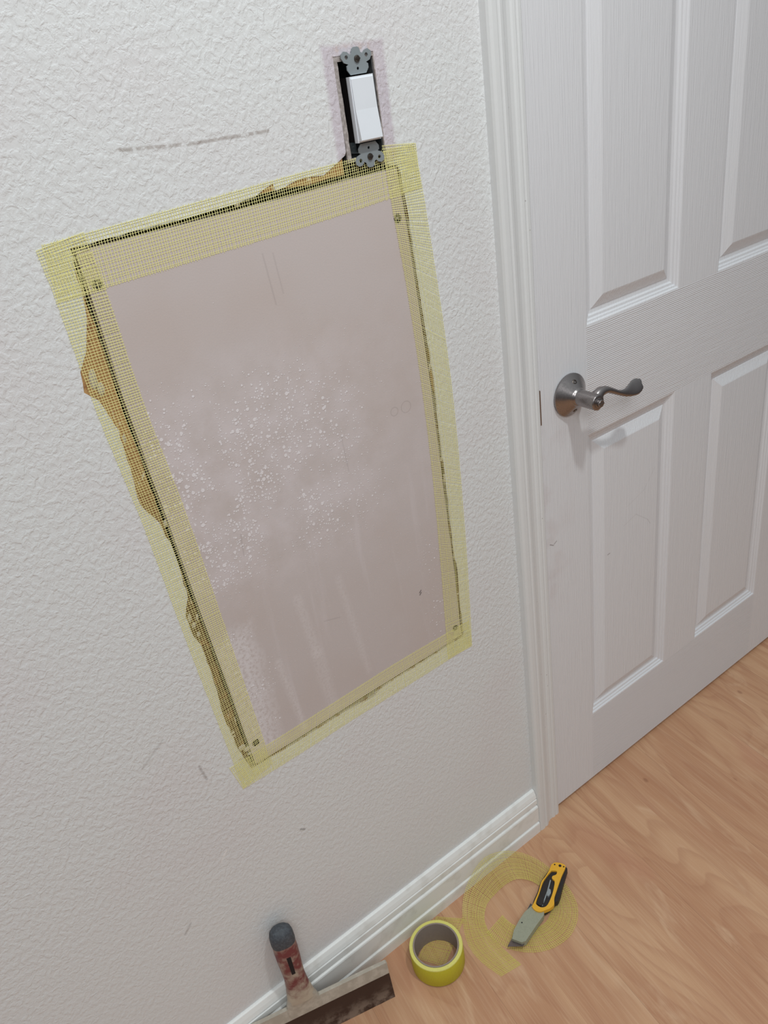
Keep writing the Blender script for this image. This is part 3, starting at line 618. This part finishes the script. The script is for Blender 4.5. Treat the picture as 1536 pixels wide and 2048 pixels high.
# scrap strip below the roll
def floor_edges(A_, B_, n): return catmull(A_, n), catmull(B_, n)
eA, eB = floor_edges([(-0.352, -0.0185, 0.0010), (-0.382, -0.034, 0.0004), (-0.412, -0.050, 0.0004), (-0.428, -0.0585, 0.0004)], [(-0.316, -0.0560, 0.0015), (-0.350, -0.0745, 0.0004), (-0.384, -0.092, 0.0004), (-0.402, -0.1010, 0.0004)], 12)
tag(obj('mesh_tape', tape_mesh(eA, eB, seed=21, wc=0.0007, wl=0.0005, th=0.0002), M_mesh2, auto='keep'), 'short flat scrap of yellow mesh tape under the tape roll on the floor', 'drywall tape')
# loose curl, spiralling on the floor and riding up the baseboard
RIB = []
Rm = [RX, RD, RF]; CP = V((-0.836477, -0.837949, 1.416651))
outer_e = [(-0.338, -0.1800, 0.0006), (-0.346, -0.1400, 0.0006), (-0.343, -0.0990, 0.0008), (-0.318, -0.0560, 0.0030), (-0.290, -0.0300, 0.0200), (-0.258, -0.0215, 0.0450), (-0.224, -0.0195, 0.0580), (-0.182, -0.0200, 0.0400), (-0.142, -0.0300, 0.0110), (-0.122, -0.0700, 0.0030), (-0.122, -0.1300, 0.0020), (-0.142, -0.1800, 0.0014), (-0.182, -0.2060, 0.0010), (-0.226, -0.2060, 0.0010), (-0.266, -0.1860, 0.0010), (-0.296, -0.1480, 0.0012), (-0.302, -0.1050, 0.0012)]
inner_e = [(-0.297, -0.1880, 0.0006), (-0.300, -0.1550, 0.0006), (-0.300, -0.1180, 0.0008), (-0.290, -0.0850, 0.0012), (-0.266, -0.0640, 0.0016), (-0.238, -0.0580, 0.0020), (-0.212, -0.0570, 0.0030), (-0.188, -0.0620, 0.0040), (-0.171, -0.0790, 0.0040), (-0.163, -0.1020, 0.0030), (-0.166, -0.1280, 0.0022), (-0.180, -0.1500, 0.0016), (-0.202, -0.1610, 0.0014), (-0.224, -0.1600, 0.0014), (-0.244, -0.1480, 0.0016), (-0.256, -0.1250, 0.0018), (-0.258, -0.1000, 0.0020)]
eA, eB = floor_edges(outer_e, inner_e, 90)
tag(obj('mesh_tape', tape_mesh(eA, eB, seed=22, wc=0.00065, wl=0.00048, th=0.0002), M_mesh2, auto='keep'), 'loose curled ring of yellow mesh tape lying on the floor under the utility knife', 'drywall tape')

# utility knife
KT = V((-0.112, -0.105)); ka = math.atan2(-0.318, -0.948)
kn = empty('utility_knife', (KT.x, KT.y, 0.0045), 'yellow and black utility knife with grey metal nose, lying on the loose mesh tape', 'utility knife', ka)
def kobj(name, poly, z0, z1, mat, bv=0.0012, holes=(), parent=kn):
    bm = bmesh.new(); add_prism(bm, [(a, b) for a, b in poly], z0, z1, 'xy', holes=holes)
    if bv: bevel(bm, bv, 2, 40)
    return obj(name, bm, mat, parent, 35)
sm = lambda poly, n=64: [tuple(p)[:2] for p in catmull([(a, b, 0) for a, b in poly] + [(poly[0][0], poly[0][1], 0)], n)][:-1]
yo = [(0.006, -0.012), (-0.001, -0.008), (-0.005, 0.000), (-0.006, 0.009), (-0.001, 0.014), (0.020, 0.0155), (0.050, 0.0195), (0.068, 0.0225), (0.080, 0.0275), (0.090, 0.0250), (0.099, 0.0185), (0.106, 0.0120), (0.108, 0.0030), (0.104, -0.0055), (0.098, -0.0060), (0.073, -0.0080), (0.050, -0.0125), (0.035, -0.0110), (0.019, -0.0105)]
slot = [(0.018, -0.0060), (0.0145, 0.001), (0.016, 0.0045), (0.022, 0.0048), (0.028, 0.0005), (0.033, 0.0020), (0.036, 0.0085), (0.049, 0.0130), (0.066, 0.0165), (0.088, 0.0175), (0.097, 0.0105), (0.0965, 0.000), (0.090, -0.0035), (0.072, -0.0060), (0.048, -0.0098), (0.030, -0.0085)]
grip = [(-0.006, 0.004), (-0.004, 0.016), (0.005, 0.0185), (0.030, 0.0230), (0.056, 0.0285), (0.068, 0.0290), (0.073, 0.0260), (0.098, 0.0180), (0.104, 0.000), (0.095, -0.0085), (0.070, -0.0110), (0.048, -0.0145), (0.020, -0.0125), (0.006, -0.0100)]
kobj('grip', sm(grip), 0.0, 0.0125, M_black, 0.0015)
ty = kobj('handle', sm(yo, 76), 0.0085, 0.0165, M_yellow, 0.0008, holes=[sm(slot, 64)]); ty['label'] = 'yellow metal handle frame'
kobj('lanyard_hole', circ(0.0005, 0.0035, 0.0028, 16), 0.0160, 0.0168, M_slot, 0); kobj('lanyard_hole', circ(0.003, -0.0065, 0.0015, 12), 0.0160, 0.0168, M_slot, 0); kobj('lanyard_hole', circ(-0.001, 0.0105, 0.0015, 12), 0.0160, 0.0168, M_slot, 0)
kobj('blade_track', [(0.036, -0.0010), (0.060, 0.0040), (0.092, 0.0085), (0.091, 0.0100), (0.060, 0.0062), (0.036, 0.0010)], 0.0120, 0.0142, M_zinc, 0.0003)
kobj('slider', [(0.056, 0.0050), (0.066, 0.0060), (0.071, 0.0100), (0.069, 0.0125), (0.062, 0.0130), (0.056, 0.0095)], 0.0120, 0.0172, M_zinc, 0.0008)
kobj('thumb_button', [(0.078, -0.0035), (0.094, -0.0015), (0.0945, 0.0070), (0.088, 0.0100), (0.078, 0.0060)], 0.0115, 0.0158, M_black, 0.001)
kobj('nose', [(0.1010, -0.0080), (0.1005, 0.0170), (0.108, 0.0195), (0.125, 0.0172), (0.147, 0.0150), (0.168, 0.0132), (0.174, 0.0080), (0.1765, -0.0100), (0.160, -0.0145), (0.140, -0.0150), (0.119, -0.0135)], 0.0015, 0.0135, M_nose, 0.0022)
kobj('nose_pin', circ(0.140, -0.0085, 0.0013, 10), 0.0130, 0.0138, M_slot, 0)
kobj('blade', [(0.160, -0.0125), (0.160, 0.0115), (0.1760, 0.0115), (0.1905, -0.0125)], 0.0066, 0.0072, M_kblade, 0)
kobj('latch', [(0.0960, -0.0125), (0.1120, -0.0125), (0.1100, -0.0080), (0.0980, -0.0080)], 0.0040, 0.0110, M_cap, 0.0008)

# taping knife leaning on the wall
d_ = V((-0.9686, 0.2486, 0)); lean = math.radians(5.6)
n_ = V((0.2486, 0.9686, 0)); up_ = V((0, 0, 1)) * math.cos(lean) + n_ * math.sin(lean); fr_ = -(n_ * math.cos(lean) - V((0, 0, 1)) * math.sin(lean))
tk = empty('taping_knife', (-0.501 + d_.x * 0.13, -0.0845 + d_.y * 0.13, 0.0003), 'broad taping knife with red handle and dirty steel blade, leaning on the wall', 'taping knife')
tk.rotation_euler = (0, 0, 0)
ex, ey, ez = -d_, -fr_, up_          # local x to the right, y towards the wall, z up the tool
R3 = Matrix((ex, ey, ez)).transposed()
tk.rotation_mode = 'QUATERNION'; tk.rotation_quaternion = R3.to_quaternion()
bm = bmesh.new(); add_prism(bm, [(-0.130, 0.0), (0.130, 0.0), (0.130, 0.066), (0.124, 0.072), (-0.124, 0.072), (-0.130, 0.066)], -0.0004, 0.0004, 'xz'); b_ = obj('blade', bm, M_blade, tk)
bm = bmesh.new(); add_prism(bm, [(-0.1295, 0.0665), (0.1295, 0.0665), (0.1300, 0.0905), (0.1280, 0.0925), (-0.1280, 0.0925), (-0.1300, 0.0905)], -0.0035, 0.0035, 'xz'); bevel(bm, 0.0015); obj('blade_backing', bm, M_alu, tk, 40)
# ferrule
bm = bmesh.new(); secs = []
for z, hx, hy in [(0.070, 0.0300, 0.0058), (0.086, 0.0300, 0.0066), (0.098, 0.0265, 0.0085), (0.110, 0.0225, 0.0105), (0.118, 0.0200, 0.0110)]:
    secs.append([V((hx * math.copysign(abs(math.cos(a)) ** 0.6, math.cos(a)), hy * math.copysign(abs(math.sin(a)) ** 0.6, math.sin(a)), z)) for a in [2 * PI * k / 32 for k in range(32)]])
[setattr(q, 'x', q.x - 0.020) for sec in secs for q in sec]; add_sweep(bm, secs, True); obj('ferrule', bm, M_alu, tk, 50)
hs = [(0.104, 0.0235, 0.0115), (0.116, 0.0220, 0.0125), (0.135, 0.0190, 0.0130), (0.158, 0.0172, 0.0135), (0.180, 0.0178, 0.0140), (0.200, 0.0188, 0.0145), (0.220, 0.0192, 0.0148), (0.236, 0.0188, 0.0145)]
def hsec(lst, n=40, e=0.8):
    return [[V((-0.020 + hx * math.copysign(abs(math.cos(a)) ** e, math.cos(a)), hy * math.copysign(abs(math.sin(a)) ** e, math.sin(a)), z)) for a in [2 * PI * k / n for k in range(n)]] for z, hx, hy in lst]
bm = bmesh.new(); add_sweep(bm, hsec(hs), True); obj('handle', bm, M_red, tk, 50)
bm = bmesh.new(); add_sweep(bm, hsec([(0.2365, 0.0190, 0.0147), (0.240, 0.0195, 0.0150), (0.252, 0.0192, 0.0148), (0.260, 0.0175, 0.0135), (0.266, 0.0130, 0.0100), (0.269, 0.0050, 0.0040)]), True); obj('end_cap', bm, M_cap, tk, 60)
bm = bmesh.new(); add_prism(bm, [(-0.0230, 0.178), (-0.0170, 0.178), (-0.0166, 0.216), (-0.0234, 0.216)], -0.0152, 0.0142, 'xz'); bevel(bm, 0.001); obj('hanging_slot', bm, M_slot, tk)
